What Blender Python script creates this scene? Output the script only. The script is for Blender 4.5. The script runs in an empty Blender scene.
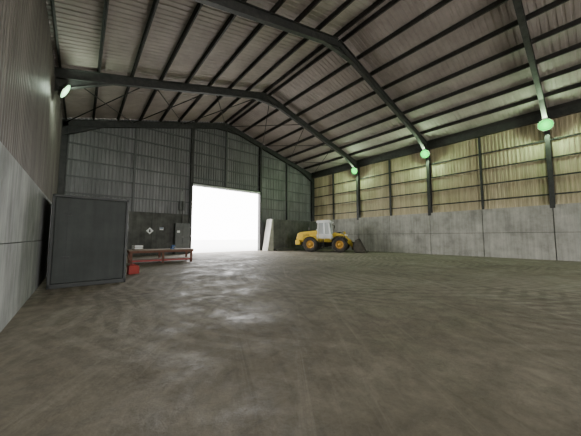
import bpy, math, random
from mathutils import Vector, Matrix
random.seed(4)
S=bpy.context.scene
# ---------------------------------------------------------------- helpers
def V(*a): return Vector(a)
class MB:
    def __init__(s): s.v=[];s.f=[];s.m=[];s.mats=[];s.sm=[]
    def mi(s,mat):
        if mat not in s.mats: s.mats.append(mat)
        return s.mats.index(mat)
    def face(s,pts,mat,smooth=False):
        n=len(s.v); s.v+= [tuple(p) for p in pts]; s.f.append(tuple(range(n,n+len(pts)))); s.m.append(s.mi(mat)); s.sm.append(smooth)
    def obox(s,c,ax,ay,az,mat):
        n=len(s.v); c=Vector(c)
        for i in (-1,1):
            for j in (-1,1):
                for k in (-1,1): s.v.append(tuple(c+ax*i+ay*j+az*k))
        q=[(0,1,3,2),(4,6,7,5),(0,4,5,1),(2,3,7,6),(0,2,6,4),(1,5,7,3)]
        for a in q: s.f.append(tuple(n+i for i in a)); s.m.append(s.mi(mat)); s.sm.append(False)
    def box(s,x0,x1,y0,y1,z0,z1,mat):
        s.obox(((x0+x1)/2,(y0+y1)/2,(z0+z1)/2),V((x1-x0)/2,0,0),V(0,(y1-y0)/2,0),V(0,0,(z1-z0)/2),mat)
    def beam(s,p0,p1,w,d,mat,up=V(0,0,1)):
        p0=Vector(p0);p1=Vector(p1);a=(p1-p0);L=a.length;a=a/L
        side=a.cross(up)
        if side.length<1e-4: side=V(1,0,0)
        side.normalize();u=side.cross(a).normalized()
        s.obox((p0+p1)/2,a*L/2,side*w/2,u*d/2,mat)
    def ibeam(s,p0,p1,w,d,mat,up=V(0,0,1),t=.03):
        p0=Vector(p0);p1=Vector(p1);a=(p1-p0).normalized()
        side=a.cross(up).normalized();u=side.cross(a).normalized();o=u*(d/2-t/2)
        s.beam(p0,p1,t,d-2*t,mat,up);s.beam(p0+o,p1+o,w,t,mat,up);s.beam(p0-o,p1-o,w,t,mat,up)
    def cyl(s,p0,p1,r,mat,n=14,r1=None):
        p0=Vector(p0);p1=Vector(p1);a=(p1-p0).normalized();r1=r if r1 is None else r1
        t=V(0,0,1) if abs(a.z)<.9 else V(1,0,0)
        u=a.cross(t).normalized();w=a.cross(u);b=len(s.v)
        for i in range(n):
            c=math.cos(2*math.pi*i/n);d=math.sin(2*math.pi*i/n)
            s.v.append(tuple(p0+(u*c+w*d)*r));s.v.append(tuple(p1+(u*c+w*d)*r1))
        for i in range(n):
            j=(i+1)%n;s.f.append((b+2*i,b+2*j,b+2*j+1,b+2*i+1));s.m.append(s.mi(mat));s.sm.append(True)
        s.f.append(tuple(b+2*i for i in range(n)));s.m.append(s.mi(mat));s.sm.append(False)
        s.f.append(tuple(b+2*i+1 for i in reversed(range(n))));s.m.append(s.mi(mat));s.sm.append(False)
    def ext(s,prof,y0,y1,mat):      # profile in xz extruded in y
        n=len(prof);b=len(s.v)
        for (x,z) in prof: s.v.append((x,y0,z));s.v.append((x,y1,z))
        for i in range(n):
            j=(i+1)%n;s.f.append((b+2*i,b+2*j,b+2*j+1,b+2*i+1));s.m.append(s.mi(mat));s.sm.append(False)
        s.f.append(tuple(b+2*i for i in range(n)));s.m.append(s.mi(mat));s.sm.append(False)
        s.f.append(tuple(b+2*i+1 for i in reversed(range(n))));s.m.append(s.mi(mat));s.sm.append(False)
    def lathe(s,c,prof,mat,n=32):   # axis y; prof (r,y)
        c=Vector(c);b=len(s.v);k=len(prof)
        for i in range(n):
            a=2*math.pi*i/n
            for r,y in prof: s.v.append((c.x+r*math.cos(a),c.y+y,c.z+r*math.sin(a)))
        for i in range(n):
            j=(i+1)%n
            for q in range(k-1):
                s.f.append((b+i*k+q,b+i*k+q+1,b+j*k+q+1,b+j*k+q));s.m.append(s.mi(mat));s.sm.append(True)
    def corr(s,p0,du,L,dn,dv,fbot,ftop,pitch,dep,mat):
        p0=Vector(p0);u=0.;pts=[]
        while u<L-1e-6:
            for fr,h in ((0,0),(.5,0),(.6,1),(.9,1)):
                uu=u+fr*pitch
                if uu<L: pts.append((uu,h*dep))
            u+=pitch
        pts.append((L,0));b=len(s.v)
        for uu,h in pts:
            q=p0+du*uu+dn*h
            s.v.append(tuple(q+dv*fbot(uu)));s.v.append(tuple(q+dv*ftop(uu)))
        for i in range(len(pts)-1):
            s.f.append((b+2*i,b+2*i+2,b+2*i+3,b+2*i+1));s.m.append(s.mi(mat));s.sm.append(False)
    def obj(s,name,parent=None,bevel=0,recalc=True):
        me=bpy.data.meshes.new(name);me.from_pydata(s.v,[],s.f)
        for m in s.mats: me.materials.append(m)
        for i,p in enumerate(me.polygons): p.material_index=s.m[i];p.use_smooth=s.sm[i]
        if recalc:
            import bmesh
            bm=bmesh.new();bm.from_mesh(me);bmesh.ops.recalc_face_normals(bm,faces=bm.faces);bm.to_mesh(me);bm.free()
        o=bpy.data.objects.new(name,me);S.collection.objects.link(o)
        if parent: o.parent=parent
        if bevel:
            m=o.modifiers.new('bevel','BEVEL');m.width=bevel;m.segments=2;m.limit_method='ANGLE';m.angle_limit=.6
        return o
def empty(name,loc=(0,0,0),rz=0,sc=1):
    e=bpy.data.objects.new(name,None);e.location=loc;e.rotation_euler=(0,0,rz);e.scale=(sc,sc,sc);e.empty_display_size=.3;S.collection.objects.link(e);return e
def mat(name,c1,c2=None,rough=.7,metal=0,scale=2.,detail=8,bump=0,bscale=30,c3=None,stretch=(1,1,1),emis=None,es=0,spec=.5,streak=0):
    m=bpy.data.materials.new(name);m.use_nodes=True;nt=m.node_tree;N=nt.nodes;L=nt.links
    b=N['Principled BSDF'];b.inputs['Roughness'].default_value=rough;b.inputs['Metallic'].default_value=metal
    b.inputs['Base Color'].default_value=(*c1,1);b.inputs['Specular IOR Level'].default_value=spec
    if emis: b.inputs['Emission Color'].default_value=(*emis,1);b.inputs['Emission Strength'].default_value=es
    tc=N.new('ShaderNodeTexCoord');mp=N.new('ShaderNodeMapping');mp.inputs['Scale'].default_value=stretch
    L.new(tc.outputs['Object'],mp.inputs['Vector'])
    if c2:
        n=N.new('ShaderNodeTexNoise');n.inputs['Scale'].default_value=scale;n.inputs['Detail'].default_value=detail;n.inputs['Roughness'].default_value=.65
        L.new(mp.outputs[0],n.inputs['Vector'])
        r=N.new('ShaderNodeValToRGB');r.color_ramp.elements[0].position=.32;r.color_ramp.elements[1].position=.68
        r.color_ramp.elements[0].color=(*c1,1);r.color_ramp.elements[1].color=(*c2,1)
        if c3: e=r.color_ramp.elements.new(.5);e.color=(*c3,1)
        L.new(n.outputs['Fac'],r.inputs['Fac']);col=r.outputs['Color']
        if streak:   # dirt runs down the surface
            m2=N.new('ShaderNodeMapping');m2.inputs['Scale'].default_value=(3,3,.18);L.new(tc.outputs['Object'],m2.inputs['Vector'])
            n3=N.new('ShaderNodeTexNoise');n3.inputs['Scale'].default_value=1.2;n3.inputs['Detail'].default_value=8;n3.inputs['Roughness'].default_value=.7;L.new(m2.outputs[0],n3.inputs['Vector'])
            mr=N.new('ShaderNodeMapRange');mr.inputs['From Min'].default_value=.35;mr.inputs['From Max'].default_value=.62;mr.inputs['To Min'].default_value=1-streak;mr.inputs['To Max'].default_value=1.05
            L.new(n3.outputs['Fac'],mr.inputs['Value'])
            mx=N.new('ShaderNodeMix');mx.data_type='RGBA';mx.blend_type='MULTIPLY';mx.inputs[0].default_value=1;L.new(col,mx.inputs[6]);L.new(mr.outputs[0],mx.inputs[7]);col=mx.outputs[2]
        L.new(col,b.inputs['Base Color'])
    if bump:
        n2=N.new('ShaderNodeTexNoise');n2.inputs['Scale'].default_value=bscale;n2.inputs['Detail'].default_value=6
        L.new(mp.outputs[0],n2.inputs['Vector']);bp=N.new('ShaderNodeBump');bp.inputs['Strength'].default_value=bump;bp.inputs['Distance'].default_value=.02
        L.new(n2.outputs['Fac'],bp.inputs['Height']);L.new(bp.outputs[0],b.inputs['Normal'])
    return m
# ---------------------------------------------------------------- materials
steel=mat('galvanised_dark_steel',(.035,.036,.036),(.07,.07,.066),rough=.55,metal=.3,scale=3)
purl=mat('purlin_steel',(.032,.030,.028),(.055,.05,.048),rough=.6,metal=.3,scale=2)
roofm=mat('roof_sheet_underside',(.24,.205,.19),(.36,.31,.285),rough=.65,scale=.6,c3=(.30,.26,.235))
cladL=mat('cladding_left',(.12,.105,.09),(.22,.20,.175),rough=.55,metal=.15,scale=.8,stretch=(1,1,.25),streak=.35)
cladB=mat('cladding_gable',(.16,.16,.163),(.27,.27,.272),rough=.5,metal=.25,scale=.7,stretch=(1,1,.3),streak=.3)
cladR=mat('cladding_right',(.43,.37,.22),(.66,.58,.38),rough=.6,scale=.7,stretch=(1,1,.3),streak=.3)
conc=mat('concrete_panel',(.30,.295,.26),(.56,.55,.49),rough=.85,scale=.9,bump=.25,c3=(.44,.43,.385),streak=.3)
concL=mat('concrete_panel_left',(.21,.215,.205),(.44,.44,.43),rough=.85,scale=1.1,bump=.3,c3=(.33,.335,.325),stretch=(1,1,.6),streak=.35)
concD=mat('concrete_panel_dark',(.07,.07,.066),(.16,.16,.15),rough=.9,scale=1.2,bump=.25,streak=.3)  # darker concrete, also used as backing behind panel joints
yard=mat('yard_concrete',(.6,.6,.58),(.7,.7,.68),rough=.9,scale=.3)
def floor_mat():
    m=bpy.data.materials.new('worn_concrete_floor');m.use_nodes=True;nt=m.node_tree;N=nt.nodes;L=nt.links;b=N['Principled BSDF']
    tc=N.new('ShaderNodeTexCoord')
    def noise(sc,det=8,rg=.6,dist=0,vec=None):
        n=N.new('ShaderNodeTexNoise');n.inputs['Scale'].default_value=sc;n.inputs['Detail'].default_value=det;n.inputs['Roughness'].default_value=rg;n.inputs['Distortion'].default_value=dist
        L.new(vec or tc.outputs['Object'],n.inputs['Vector']);return n.outputs['Fac']
    def ramp(x,a,bb,ca=(0,0,0),cb=(1,1,1)):
        r=N.new('ShaderNodeValToRGB');r.color_ramp.elements[0].position=a;r.color_ramp.elements[1].position=bb
        r.color_ramp.elements[0].color=(*ca,1);r.color_ramp.elements[1].color=(*cb,1);L.new(x,r.inputs['Fac']);return r.outputs['Color']
    def mix(t,f,a,c):
        x=N.new('ShaderNodeMix');x.data_type='RGBA';x.blend_type=t
        if isinstance(f,float): x.inputs[0].default_value=f
        else: L.new(f,x.inputs[0])
        for i,q in ((6,a),(7,c)):
            if isinstance(q,tuple): x.inputs[i].default_value=(*q,1)
            else: L.new(q,x.inputs[i])
        return x.outputs[2]
    def fac(colr,k):
        bw=N.new('ShaderNodeRGBToBW');L.new(colr,bw.inputs[0]);s=N.new('ShaderNodeMath');s.operation='MULTIPLY';s.inputs[1].default_value=k;L.new(bw.outputs[0],s.inputs[0]);return s.outputs[0]
    def streak(ang,sx,sy,sc,a,bb,dist=.6):
        r=N.new('ShaderNodeMapping');r.inputs['Rotation'].default_value=(0,0,-ang);L.new(tc.outputs['Object'],r.inputs['Vector'])
        mp=N.new('ShaderNodeMapping');mp.inputs['Scale'].default_value=(sx,sy,1);L.new(r.outputs[0],mp.inputs['Vector'])
        return ramp(noise(sc,8,.72,dist,mp.outputs[0]),a,bb)
    base=ramp(noise(.4,12,.66,.4),.34,.68,(.155,.132,.10),(.27,.24,.19))
    fine=ramp(noise(3.0,14,.8,.4),.36,.64,(.68,.68,.68),(1.18,1.18,1.18))
    col=mix('MULTIPLY',1.0,base,fine)
    def rings(cx,cy,sc,dist,seed,lo=.47,hi=.56):
        mp=N.new('ShaderNodeMapping');mp.inputs['Location'].default_value=(-cx,-cy,0);L.new(tc.outputs['Object'],mp.inputs['Vector'])
        w=N.new('ShaderNodeTexWave');w.wave_type='RINGS';w.rings_direction='Z';w.inputs['Scale'].default_value=sc
        w.inputs['Distortion'].default_value=dist;w.inputs['Detail'].default_value=5;w.inputs['Detail Scale'].default_value=.3;w.inputs['Detail Roughness'].default_value=.7
        L.new(mp.outputs[0],w.inputs['Vector'])
        return mix('MULTIPLY',1.0,ramp(w.outputs['Fac'],.5,.85),ramp(noise(seed,6,.6),lo,hi))
    rr=mix('LIGHTEN',1.0,rings(16,12,.75,5,.16),rings(23,2,.8,5,.13))
    col=mix('MIX',fac(rr,.45),col,(.36,.33,.27))
    dk=mix('LIGHTEN',1.0,rings(18,8,.9,6,.19,.50,.58),rings(6,26,.8,5,.17,.5,.6))
    col=mix('MIX',fac(dk,.45),col,(.08,.067,.05))
    col=mix('MIX',fac(streak(1.15,.10,2.0,1.2,.53,.66,.9),.42),col,(.075,.062,.046))
    col=mix('MIX',fac(streak(.9,.12,3.2,1.1,.55,.68,.9),.38),col,(.38,.35,.29))
    col=mix('MIX',fac(streak(.25,.2,5.0,1.0,.57,.70,1.0),.25),col,(.08,.067,.052))
    L.new(col,b.inputs['Base Color'])
    ro=ramp(noise(.8,12,.75,.5),.36,.58,(.46,.46,.46),(.9,.9,.9));L.new(ro,b.inputs['Roughness'])
    b.inputs['Specular IOR Level'].default_value=.33
    bp=N.new('ShaderNodeBump');bp.inputs['Strength'].default_value=.8;bp.inputs['Distance'].default_value=.035
    L.new(noise(5,12,.75),bp.inputs['Height']);L.new(bp.outputs[0],b.inputs['Normal'])
    return m
floorm=floor_mat()
yellow=mat('machine_yellow',(.80,.56,.05),(.62,.44,.06),rough=.4,scale=3)
orange=mat('rim_orange',(.80,.42,.05),(.62,.34,.06),rough=.5,scale=5)
black=mat('machine_black',(.02,.02,.02),(.04,.04,.038),rough=.6,scale=5)
rubber=mat('tyre_rubber',(.025,.024,.022),(.07,.062,.05),rough=.9,scale=4)
white=mat('white_paint',(.90,.91,.91),(.82,.83,.83),rough=.5,scale=4)
bucketm=mat('bucket_steel',(.06,.055,.045),(.13,.115,.09),rough=.6,metal=.4,scale=3)
glass=bpy.data.materials.new('cab_glass');glass.use_nodes=True
g=glass.node_tree.nodes['Principled BSDF'];g.inputs['Base Color'].default_value=(.85,.9,.9,1);g.inputs['Roughness'].default_value=.05;g.inputs['Alpha'].default_value=.6
chrome=mat('ram_chrome',(.6,.6,.6),rough=.2,metal=1)
lampred=mat('tail_lamp_red',(.5,.02,.02),rough=.3)
contm=mat('container_grey_green',(.026,.032,.028),(.048,.055,.05),rough=.65,metal=.0,scale=1.5,bump=.1,streak=.3)
contf=mat('container_frame',(.024,.027,.026),(.04,.043,.04),rough=.5,metal=.2,scale=3)
red=mat('red_paint',(.36,.03,.022),(.26,.028,.022),rough=.5,scale=4)
rust=mat('rusty_red_steel',(.13,.05,.032),(.20,.09,.055),rough=.7,scale=4)
wood=mat('worn_timber',(.20,.15,.115),(.34,.28,.22),rough=.8,scale=3,stretch=(.3,3,3))
blue=mat('sign_blue',(.05,.12,.3),rough=.5)
gal=mat('bright_galvanised',(.42,.43,.43),(.55,.56,.56),rough=.4,metal=.5,scale=5)
boxm=mat('enclosure_grey',(.09,.095,.095),(.13,.135,.13),rough=.5,metal=.1,scale=3)

# ---------------------------------------------------------------- building dims
XL,XR,XA=-1.5,25.45,12.05
YB,YF=25.6,-14.3
ZE,ZA=10.2,13.9
FR=[25.3,17.65,9.7,1.7,-6.3,-14.1]
def zr(x): return ZE+(ZA-ZE)*((x-XL)/(XA-XL) if x<XA else (XR-x)/(XR-XA))
UP=.52
b=MB();b.box(XL-.6,XR+.4,YF-.3,YB+.3,-.3,0,floorm);b.obj('floor')
b=MB();b.box(-60,90,YB+.3,140,-.35,-.03,yard);b.box(-60,90,-120,YF-.3,-.35,-.03,yard);b.obj('yard_ground')
b=MB()
for (x0,x1) in ((XL-.25,XA),(XR+.25,XA)):
    p0=V(x0,YF,zr(x0)+UP);d=V(x1-x0,0,zr(x1)-zr(x0));L=d.length;d.normalize()
    b.corr(p0,V(0,1,0),YB-YF+.1,V(0,0,1),d,lambda u:0,lambda u,L=L:L,.30,.028,roofm)
b.obj('ceiling',recalc=False)
b=MB()
for side in (0,1):
    xe,sgn=(XL,1) if side==0 else (XR,-1)
    half=abs(XA-xe);n=8
    for i in range(n+1):
        x=xe+sgn*(.25+(half-.55)*i/n);z=zr(x)+UP-.13
        b.box(x-.012,x+.012,YF,YB-.05,z-.13,z+.11,purl)
        b.box(x-.01,x+.07,YF,YB-.05,z-.13,z-.11,purl);b.box(x-.07,x+.01,YF,YB-.05,z+.1,z+.12,purl)
b.obj('roof_purlins')
b=MB()
ya,yb=FR[1],FR[0]
for xs in ((XL+.3,XL+4.6),(XL+4.6,XL+8.8),(XL+8.8,XA-.3),(XA+.3,XR-8.8),(XR-8.8,XR-4.6),(XR-4.6,XR-.3)):
    for q in ((0,1),(1,0)):
        xa,xb=xs[q[0]],xs[q[1]]
        b.cyl((xa,ya,zr(xa)+.1),(xb,yb,zr(xb)+.1),.035,purl,8)
b.obj('roof_bracing')
for k,y in enumerate(FR):
    b=MB()
    rw=.24;dp=.55
    b.ibeam((XL+.05,y,ZE-.02),(XA,y,ZA-.02),rw,dp,steel)
    b.ibeam((XR-.05,y,ZE-.02),(XA,y,ZA-.02),rw,dp,steel)
    for xe,s in ((XL+.1,1),(XR-.15,-1)):
        x2=xe+s*2.6
        pr=[(xe,zr(xe)-.2),(xe,zr(xe)-.95),(x2,zr(x2)-.26),(x2,zr(x2)-.2)]
        b.ext(pr,y-.02,y+.02,steel)
        b.beam((xe,y,zr(xe)-.95),(x2,y,zr(x2)-.27),rw,.03,steel)
    for s in (-1,1):
        x2=XA+s*1.5
        b.ext([(XA,ZA-.25),(XA,ZA-.62),(x2,zr(x2)-.26),(x2,zr(x2)-.2)],y-.02,y+.02,steel)
        b.beam((XA,y,ZA-.62),(x2,y,zr(x2)-.27),rw,.03,steel)
    b.ibeam((XR-.25,y,3.6),(XR-.25,y,ZE+.2),.26,.44,steel,up=V(1,0,0))
    if k>0: b.ibeam((XL-.25,y,0),(XL-.25,y,ZE+.2),.24,.4,steel,up=V(1,0,0))
    else: b.ibeam((XL+.25,y,3.9),(XL+.25,y,ZE+.2),.24,.4,steel,up=V(1,0,0))
    b.obj('steel_roof_frame')
# ---------------------------------------------------------------- left wall
b=MB()
PH=2.98;XC=-.95
y=YF
while y<YB-.5:
    y1=min(y+4.0,YB-.35)
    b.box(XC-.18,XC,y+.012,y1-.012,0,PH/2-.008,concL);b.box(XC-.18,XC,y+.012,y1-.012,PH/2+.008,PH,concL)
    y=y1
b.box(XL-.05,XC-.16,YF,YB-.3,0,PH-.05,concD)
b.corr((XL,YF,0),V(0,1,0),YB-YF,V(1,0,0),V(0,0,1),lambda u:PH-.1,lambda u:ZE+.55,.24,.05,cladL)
b.obj('wall_left')
# ---------------------------------------------------------------- right wall
b=MB();PR=3.85;xf=25.0
ys=[YB-.3,21.6,17.65,13.7,9.7,5.7,1.7,-2.3,-6.3,-10.3,YF]
for a,c in zip(ys[:-1],ys[1:]):
    for z0,z1 in ((0,PR*.5),(PR*.5,PR)):
        b.box(xf,xf+.16,c+.025,a-.025,z0+.015,z1-.015,conc)
b.box(xf+.13,xf+.2,YF,YB-.3,0,PR-.04,concD)
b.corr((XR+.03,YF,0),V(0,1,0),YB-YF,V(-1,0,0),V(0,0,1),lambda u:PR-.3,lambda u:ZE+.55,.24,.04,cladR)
for z in (4.6,5.9,7.2,8.5):
    b.box(XR-.12,XR-.03,YF,YB-.2,z-.05,z+.05,steel)
for y in (21.6,13.7,5.7,-2.3,-10.3):
    b.box(XR-.2,XR-.02,y-.07,y+.07,PR-.1,ZE+.2,steel)
b.box(XR-.35,XR-.05,YF,YB-.1,ZE-.25,ZE+.3,steel)
b.obj('wall_right')
# ---------------------------------------------------------------- back wall
D0,D1,DH=8.4,16.3,6.75
b=MB()
top=lambda x0:(lambda u:zr(min(max(x0+u,XL),XR))+UP)
b.corr((XL-.2,YB,0),V(1,0,0),D0-XL+.2,V(0,-1,0),V(0,0,1),lambda u:3.6,top(XL-.2),.26,.045,cladB)
b.corr((D0,YB,0),V(1,0,0),D1-D0,V(0,-1,0),V(0,0,1),lambda u:DH,top(D0),.26,.045,cladB)
b.corr((D1,YB,0),V(1,0,0),XR+.2-D1,V(0,-1,0),V(0,0,1),lambda u:0.0,top(D1),.26,.045,cladB)
x=XL
while x<D0-.3:
    x1=min(x+3.2,D0-.25)
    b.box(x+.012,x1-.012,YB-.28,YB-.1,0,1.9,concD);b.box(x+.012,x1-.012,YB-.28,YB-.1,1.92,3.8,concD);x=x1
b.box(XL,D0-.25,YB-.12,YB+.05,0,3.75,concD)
for z in (5.0,6.3,7.6,8.9,10.2,11.5,12.6):
    xa=XL if z<ZE else XL+(z-ZE)/(ZA-ZE)*(XA-XL)
    xb=XR if z<ZE else XR-(z-ZE)/(ZA-ZE)*(XR-XA)
    if z<DH: b.box(xa,D0-.1,YB-.16,YB-.05,z-.05,z+.05,boxm);b.box(D1+.1,xb,YB-.16,YB-.05,z-.05,z+.05,boxm)
    else: b.box(xa,xb,YB-.16,YB-.05,z-.05,z+.05,boxm)
for x in (3.4,20.6): b.box(x-.08,x+.08,YB-.26,YB-.05,3.8 if x<8 else 0,zr(x)+.3,boxm)
b.box(12.0-.08,12.0+.08,YB-.26,YB-.05,DH+.2,zr(12)+.3,boxm)
b.obj('wall_back')
b=MB()
b.box(D0-.25,D0,YB-.38,YB+.1,0,zr(D0)+.3,steel);b.box(D1,D1+.25,YB-.38,YB+.1,0,zr(D1)+.3,steel)
b.box(D0-.25,D1+.25,YB-.38,YB+.1,DH,DH+.3,steel)
b.box(D0,D1,YB-.45,YB-.38,DH+.02,DH+.16,gal)
b.obj('door_1')
b=MB()
for i in range(4):
    x0=17.4+i*1.9
    x1=x0+1.88
    pr=[(23.3,0),(24.6,0),(24.6,3.7),(24.35,3.7),(24.2,.25),(23.3,.15)]
    pts0=[V(x0,p[0],p[1]) for p in pr];pts1=[V(x1,p[0],p[1]) for p in pr]
    b.face(pts0,concD);b.face(list(reversed(pts1)),concD)
    for j in range(len(pr)):
        k=(j+1)%len(pr);b.face([pts0[k],pts0[j],pts1[j],pts1[k]],concD)
b.obj('concrete_retaining_wall')
b=MB();b.ext([(16.45,0),(17.3,0),(17.25,3.7),(17.05,3.7)],23.8,24.9,conc);b.obj('concrete_wall_block',bevel=.03)
# ---------------------------------------------------------------- front wall (behind camera) with a doorway opening added to let in soft fill light
b=MB()
b.corr((XL-.2,YF,0),V(1,0,0),6.2,V(0,1,0),V(0,0,1),lambda u:0,top(XL-.2),.26,.045,cladB)
b.corr((XL+6.0,YF,0),V(1,0,0),14-XL-6,V(0,1,0),V(0,0,1),lambda u:7.0,top(XL+6),.26,.045,cladB)
b.corr((14.0,YF,0),V(1,0,0),XR+.2-14,V(0,1,0),V(0,0,1),lambda u:0,top(14.0),.26,.045,cladB)
b.obj('wall_front')
# ---------------------------------------------------------------- floodlights (round LED bay fittings)
lensm=mat('floodlight_lens_halo',(.0,.012,.002),rough=1,spec=0,emis=(.02,1,.10),es=2.2)  # green glow on the broad lens stands in for the lamp's halo
lensw=mat('floodlight_lens_pale',(.02,.03,.02),rough=1,spec=0,emis=(.45,1,.5),es=4)
def flood(x,y,z,s,power,col,lm):
    e=empty('floodlight',(x,y,z))
    b=MB();tilt=.45
    n=V(s*math.cos(tilt),0,-math.sin(tilt))
    b.cyl(-n*.02,n*.06,.40,black,28,.42);b.cyl(-n*.16,-n*.02,.16,black,16,.3)
    t=V(0,1,0);u=n.cross(t)
    for i in range(12):
        a=i*math.pi/6;r=t*math.cos(a)+u*math.sin(a)
        b.beam(-n*.08+r*.12,-n*.05+r*.36,.012,.1,black,up=n)
    b.beam((0,-.43,0),(-s*.25,-.43,.1),.03,.03,steel);b.beam((0,.43,0),(-s*.25,.43,.1),.03,.03,steel);b.beam((-s*.25,-.44,.1),(-s*.25,.44,.1),.04,.05,steel)
    b.obj('housing',e)
    b=MB();b.cyl(n*.06,n*.085,.38,lm,28,.34);b.obj('lens',e)
    L=bpy.data.lights.new('lamp','POINT');L.energy=power;L.color=col;L.shadow_soft_size=.13
    o=bpy.data.objects.new('lamp',L);S.collection.objects.link(o);o.parent=e;o.location=n*.24
P=470
GR=(.66,1.0,.56)
for y in (17.65,9.7,1.7): flood(24.55,y,9.4,-1,P,GR,lensm)
flood(24.55,-6.3,9.4,-1,P,(1,1,.88),lensw)  # unseen lamp behind the camera, added as fill
flood(-1.0,17.2,9.2,1,P*.4,(.8,1,.78),lensw)
for y in (1.7,-6.3): flood(-1.0,y,9.2,1,P*.95,(1,.96,.87),lensw)  # two unseen lamps on the left wall, added to fill the interior
# ---------------------------------------------------------------- container at left
e=empty('steel_storage_container',(-.72,10.75,0),math.radians(1))
b=MB();W,D,H=2.04,3.4,2.95
b.box(.06,W-.06,.05,D,.14,H-.06,contm)
for x in (0,W-.08): b.box(x,x+.08,0,.12,0,H,contf);b.box(x,x+.08,D-.06,D+.06,0,H,contf)
b.box(0,W,0,.12,0,.14,contf);b.box(0,W,0,.12,H-.08,H,contf)
for x in (0,W-.08): b.box(x,x+.08,0,D,H-.1,H,contf);b.box(x,x+.08,0,D,0,.14,contf)
b.box(0,W,D-.06,D+.06,H-.1,H,contf)
b.obj('shell',e,bevel=.012)
b=MB()
for i in range(8): b.box(W-.07,W-.03,.3+i*.38,.45+i*.38,.2,H-.15,contm)
b.obj('side_ribs',e)
b=MB();b.box(.09,W-.09,.015,.05,.15,H-.1,contm)
b.obj('front_panel',e,bevel=.01)
b=MB();b.box(.38,.40,.005,.02,.15,H-.1,contf)
for z in (.9,2.3): b.box(.3,.48,-.01,.02,z,z+.08,contf)
b.obj('hinges',e)
e=empty('red_fuel_can',(1.85,12.9,0),.3)
b=MB();b.ext([(-.22,0),(.22,0),(.22,.3),(.12,.38),(-.22,.38)],-.1,.1,red);b.obj('body',e,bevel=.025)
b=MB();b.beam((-.14,0,.42),(.06,0,.42),.03,.03,red);b.beam((-.13,0,.37),(-.13,0,.43),.03,.03,red);b.beam((.05,0,.37),(.05,0,.43),.03,.03,red);b.cyl((.17,0,.34),(.24,0,.42),.03,black,10);b.obj('handle',e)
# workbench
e=empty('workbench',(2.2,17.1,0),math.radians(-3))
b=MB();b.box(0,3.6,0,.08,.66,.78,rust);b.box(0,3.6,1.32,1.4,.66,.78,rust);b.box(0,.08,0,1.4,.66,.78,rust);b.box(3.52,3.6,0,1.4,.66,.78,rust)
for x in (.9,1.8,2.7): b.box(x-.03,x+.03,.05,1.35,.66,.76,rust)
b.obj('frame',e,bevel=.008)
b=MB()
for i in range(7): b.box(.0,3.6,.0+i*.2,.19+i*.2,.78,.83,wood)
b.obj('top_boards',e)
b=MB()
for x in (.12,1.8,3.48):
    for y in (.1,1.3): b.box(x-.06,x+.06,y-.05,y+.05,0,.68,rust)
b.box(.06,3.54,.05,.15,.14,.24,red);b.box(.06,3.54,1.25,1.35,.14,.24,rust)
for i in range(5): b.box(.1,3.5,.17+i*.21,.36+i*.21,.22,.25,wood)
b.obj('legs_and_shelf',e)
e=empty('tool_crate',(2.5,17.5,.83),.2)
b=MB();b.box(0,.5,0,.35,0,.03,wood)
for z in (.05,.17): b.box(0,.5,0,.02,z,z+.09,white);b.box(0,.5,.33,.35,z,z+.09,white);b.box(0,.02,0,.35,z,z+.09,white);b.box(.48,.5,0,.35,z,z+.09,white)
for x in (0,.46):
    for y in (0,.31): b.box(x,x+.04,y,y+.04,0,.28,wood)
b.obj('slats',e)
e=empty('vice',(4.6,17.4,.83),.1)
b=MB();b.box(-.1,.1,-.1,.1,0,.05,blue);b.box(-.06,.06,-.09,.16,.05,.16,blue);b.box(-.09,.09,-.12,-.07,.12,.26,blue);b.box(-.09,.09,-.2,-.15,.12,.26,blue);b.cyl((0,-.35,.13),(0,.1,.13),.02,gal,10);b.cyl((-.12,-.34,.13),(.12,-.34,.13),.01,gal,8);b.obj('body',e,bevel=.006)
e=empty('electrical_cabinet',(6.75,24.75,0))
b=MB();b.box(0,1.3,0,.4,.3,2.9,boxm);b.box(.02,.64,-.03,0,.35,2.85,boxm);b.box(.66,1.28,-.03,0,.35,2.85,boxm);b.box(.0,1.3,.02,.38,0,.3,black)
b.box(.6,.62,-.06,-.03,1.5,1.7,gal);b.box(.68,.7,-.06,-.03,1.5,1.7,gal);b.cyl((.65,.2,2.9),(.65,.2,5.0),.05,steel,10);b.obj('body',e,bevel=.01)
b=MB();b.box(.15,.4,-.04,-.031,2.0,2.2,white);b.obj('labels',e)
e=empty('hazard_sign',(4.75,25.27,2.15))
b=MB();q=.3
b.ext([(-q,0),(0,-q),(q,0),(0,q)],0,.02,white);b.obj('plate',e)
b=MB();b.ext([(-.07,-.12),(.07,-.12),(.04,.14),(-.04,.14)],-.006,0,black);b.obj('symbol',e)
e=empty('safety_notice',(5.7,25.26,2.35))
b=MB();b.box(-.16,.16,0,.02,-.12,.12,white);b.box(-.14,.14,-.004,0,.02,.1,blue);b.obj('plate',e)
e=empty('wall_junction_box',(7.4,25.15,4.6))
b=MB();b.box(-.25,.25,0,.2,-.45,.45,boxm);b.box(-.21,.21,-.02,0,-.4,.4,boxm);b.cyl((0,.1,.45),(0,.1,1.4),.03,gal,8);b.obj('body',e,bevel=.01)
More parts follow.
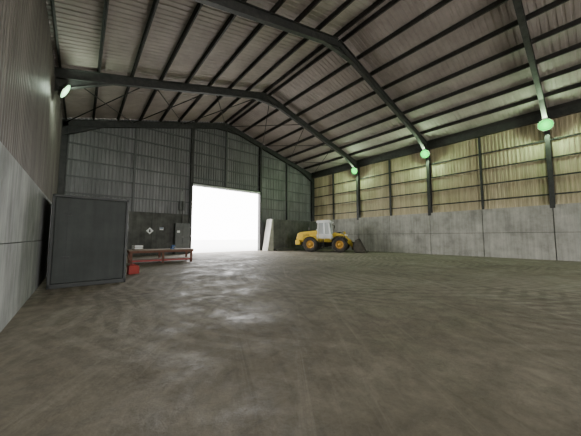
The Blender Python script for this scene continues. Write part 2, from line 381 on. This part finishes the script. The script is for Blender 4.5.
# ---------------------------------------------------------------- wheel loader
e=empty('wheel_loader',(21.1,18.9,0),math.atan2(-.86,.51),.99)
b=MB()
b.ext([(-3.35,1.0),(-3.45,1.45),(-3.3,2.0),(-2.9,2.18),(-1.0,2.35),(-1.0,1.1),(-1.6,1.1)],-.72,.72,yellow)
b.obj('engine_hood',e,bevel=.06)
b=MB();b.ext([(-3.5,.75),(-3.5,1.3),(-3.0,1.3),(-2.9,.75)],-.95,.95,yellow);b.obj('counterweight',e,bevel=.06)
b=MB()
b.box(-3.1,-.4,-.5,.5,.6,1.15,black);b.box(.1,2.2,-.42,.42,.6,1.2,black);b.cyl((-.15,0,.5),(-.15,0,1.3),.22,black,16)
b.box(-1.95,-1.45,-1.0,1.0,.68,.95,black);b.box(1.25,1.75,-1.0,1.0,.68,.95,black)
for z in (1.45,1.6,1.75,1.9):
    b.box(-2.7,-1.9,-.735,-.7,z,z+.06,black);b.box(-2.7,-1.9,.7,.735,z,z+.06,black)
b.box(-3.42,-3.33,-.5,.5,1.5,1.9,black)
b.cyl((-2.2,.35,2.2),(-2.2,.35,2.8),.07,black,12)
b.obj('chassis',e,bevel=.02)
b=MB()
for xc in (-1.7,1.5):
    for s in (-1,1):
        pts=[]
        for i in range(9):
            a=math.radians(25+i*130/8);pts.append((xc+.95*math.cos(a),.82+.93*math.sin(a)))
        inn=[(xc+(p[0]-xc)*.94,.82+(p[1]-.82)*.94) for p in reversed(pts)]
        b.ext(pts+inn,s*.7 if s>0 else -1.33,1.33 if s>0 else -.7,black if xc>0 else yellow)
b.obj('fenders',e)
b=MB()
for (xa,xb) in ((-1.0,-.9),(.5,.25)):
    for s in (-1,1): b.beam((xa,s*.7,1.35),(xb,s*.66,3.2),.13,.13,white)
for s in (-1,1):
    b.beam((-.2,s*.7,1.35),(-.25,s*.66,3.2),.09,.09,white);b.beam((-1,s*.7,1.9),(.48,s*.7,1.9),.08,.1,white)
b.box(-1.12,-1.0,-.7,.7,1.9,2.5,white)
b.obj('cab_frame',e)
b=MB();b.ext([(-1.1,1.45),(-1.1,1.9),(.6,1.9),(.7,1.45)],-.73,.73,white);b.ext([(-1.1,1.05),(-1.1,1.45),(.75,1.45),(.55,1.05)],-.72,.72,yellow);b.obj('cab_base',e,bevel=.03)
b=MB();b.ext([(-1.1,3.16),(-1.05,3.44),(.3,3.48),(.5,3.34),(.45,3.16)],-.8,.8,white);b.obj('cab_roof',e,bevel=.04)
b=MB()
for s in (-1,1): b.face([(-.98,s*.69,1.9),(.5,s*.69,1.9),(.27,s*.66,3.2),(-.9,s*.66,3.2)],glass)
b.face([(.5,-.69,1.9),(.5,.69,1.9),(.27,.66,3.2),(.27,-.66,3.2)],glass);b.face([(-.98,-.69,1.9),(-.98,.69,1.9),(-.9,.66,3.2),(-.9,-.66,3.2)],glass)
b.obj('cab_windows',e)
b=MB();b.box(-.75,-.25,-.25,.25,1.9,2.1,black);b.ext([(-.8,2.0),(-.68,2.0),(-.75,2.8),(-.87,2.8)],-.24,.24,black);b.cyl((.3,0,1.9),(.1,0,2.3),.03,black);b.cyl((.06,0,2.28),(.12,0,2.34),.2,black,20);b.obj('seat_and_wheel',e)
b=MB()
for s in (-1,1):
    b.cyl((.4,s*.7,3.0),(.6,s*1.15,2.9),.02,black,8);b.box(.57,.62,s*1.15-.1,s*1.15+.1,2.6,2.95,black)
    b.box(.48,.58,s*.55-.1,s*.55+.1,3.2,3.34,white)
    b.box(2.0,2.12,s*.75-.1,s*.75+.1,1.75,1.9,white);b.beam((1.8,s*.75,1.2),(2.05,s*.75,1.8),.06,.06,black)
    b.box(-3.48,-3.42,s*.75-.08,s*.75+.08,1.0,1.2,lampred)
b.cyl((-.6,0,3.45),(-.6,0,3.6),.07,orange,12)
b.obj('mirrors_and_lamps',e)
b=MB()
for s in (-1,1):
    for z in (.5,.8,1.1): b.box(-.75,-.25,s*.98-.12,s*.98+.12,z,z+.03,black)
    b.box(-.78,-.74,s*.98-.1,s*.98+.1,.45,1.35,black);b.box(-.26,-.22,s*.98-.1,s*.98+.1,.45,1.35,black)
    b.beam((-.8,s*.98,1.2),(-.8,s*.98,2.2),.03,.03,yellow)
b.obj('access_steps',e)
for xc in (-1.7,1.5):
    for s in (-1,1):
        c=(xc,s*1.02,.82);b=MB()
        b.lathe(c,[(.42,-.24),(.5,-.28),(.68,-.3),(.78,-.27),(.80,-.15),(.80,.15),(.78,.27),(.68,.3),(.5,.28),(.42,.24)],rubber,40)
        for i in range(22):
            for q in (-1,1):
                a=2*math.pi*(i+.25*q)/22;r=V(math.cos(a),0,math.sin(a));t=V(-math.sin(a),0,math.cos(a))
                yd=(V(0,1,0)+t*.45*q).normalized()
                b.obox(V(*c)+r*.79+V(0,q*.15,0),r*.03,yd*.15,r.cross(yd).normalized()*.04,rubber)
        b.obj('tyre',e)
        b=MB()
        b.lathe(c,[(.52,s*.285),(.50,s*.27),(.44,s*.2),(.3,s*.14),(.2,s*.14),(.19,s*.22),(.0,s*.23)],orange,32)
        b.lathe(c,[(.44,-s*.26),(.4,-s*.2),(.0,-s*.2)],black,24)
        for i in range(10):
            a=i*math.pi/5;b.cyl(V(*c)+V(.25*math.cos(a),s*.13,.25*math.sin(a)),V(*c)+V(.25*math.cos(a),s*.18,.25*math.sin(a)),.025,black,6)
        b.obj('wheel_rim',e)
b=MB();b.ext([(.35,1.0),(.5,1.9),(.9,2.15),(1.2,1.9),(2.0,1.2),(2.1,.8)],-.4,-.3,yellow);b.ext([(.35,1.0),(.5,1.9),(.9,2.15),(1.2,1.9),(2.0,1.2),(2.1,.8)],.3,.4,yellow);b.obj('loader_tower',e,bevel=.02)
b=MB()
for s in (-1,1):
    y0,y1=(.46,.56) if s>0 else (-.56,-.46)
    b.ext([(.7,1.85),(.75,2.1),(1.6,1.95),(2.5,1.3),(3.05,.6),(3.0,.35),(2.8,.35),(2.25,1.0),(1.5,1.6)],y0,y1,yellow)
b.box(1.9,2.15,-.5,.5,1.2,1.5,yellow)
b.ext([(1.75,2.15),(1.95,2.25),(2.25,1.2),(2.05,1.15)],-.1,.1,yellow)
b.obj('lift_arms',e,bevel=.015)
b=MB()
b.cyl((.8,0,1.95),(1.4,0,2.1),.09,black,12);b.cyl((1.4,0,2.1),(1.85,0,2.2),.045,chrome,12);b.cyl((2.15,0,1.2),(3.0,0,.95),.06,black,10)
for s in (-1,1): b.cyl((.7,s*.36,1.05),(1.5,s*.42,1.3),.08,black,12);b.cyl((1.5,s*.42,1.3),(2.1,s*.47,1.45),.04,chrome,12)
b.obj('hydraulic_rams',e)
b=MB()
out=[(4.15,.05),(3.2,.03),(2.98,.18),(2.9,.5),(2.95,.95),(3.15,1.3),(3.4,1.42)]
inn=[(3.4,1.36),(3.19,1.24),(3.01,.92),(2.96,.52),(3.03,.22),(3.22,.09),(4.15,.08)]
b.ext(out+inn,-1.42,1.42,bucketm)
for y in (-1.42,1.38): b.ext([(4.1,.05),(3.2,.03),(2.98,.18),(2.9,.5),(2.95,.95),(3.15,1.3),(3.4,1.42),(3.75,.75)],y,y+.04,bucketm)
for i in range(9): b.box(4.1,4.32,-1.4+i*.335,-1.28+i*.335,.04,.09,bucketm)
for y in (-.58,.48): b.ext([(2.7,.3),(3.0,.2),(3.1,1.2),(2.85,1.05)],y,y+.1,bucketm)
b.obj('bucket',e)
# ---------------------------------------------------------------- world + portals
w=bpy.data.worlds.new('overcast_sky');S.world=w;w.use_nodes=True
bg=w.node_tree.nodes['Background'];bg.inputs['Color'].default_value=(1,.99,.98,1);bg.inputs['Strength'].default_value=15
def portal(x0,x1,y,z1,rx):
    L=bpy.data.lights.new('door_daylight','AREA');L.shape='RECTANGLE';L.size=x1-x0;L.size_y=z1;L.cycles.is_portal=True
    o=bpy.data.objects.new('door_daylight',L);S.collection.objects.link(o);o.location=((x0+x1)/2,y,z1/2);o.rotation_euler=(rx,0,0)
portal(D0,D1,YB+.12,DH,-math.pi/2);portal(XL+6,14,YF-.1,7,math.pi/2)  # second portal serves the added, unseen opening behind the camera
# ---------------------------------------------------------------- camera
cd=bpy.data.cameras.new('camera');cam=bpy.data.objects.new('camera',cd);S.collection.objects.link(cam)
cam.location=(0,0,1.6);cam.rotation_euler=(math.radians(94.31),0,math.radians(-39.8));cd.sensor_width=36;cd.lens=252/581*36;cd.clip_start=.05;cd.clip_end=500
S.camera=cam
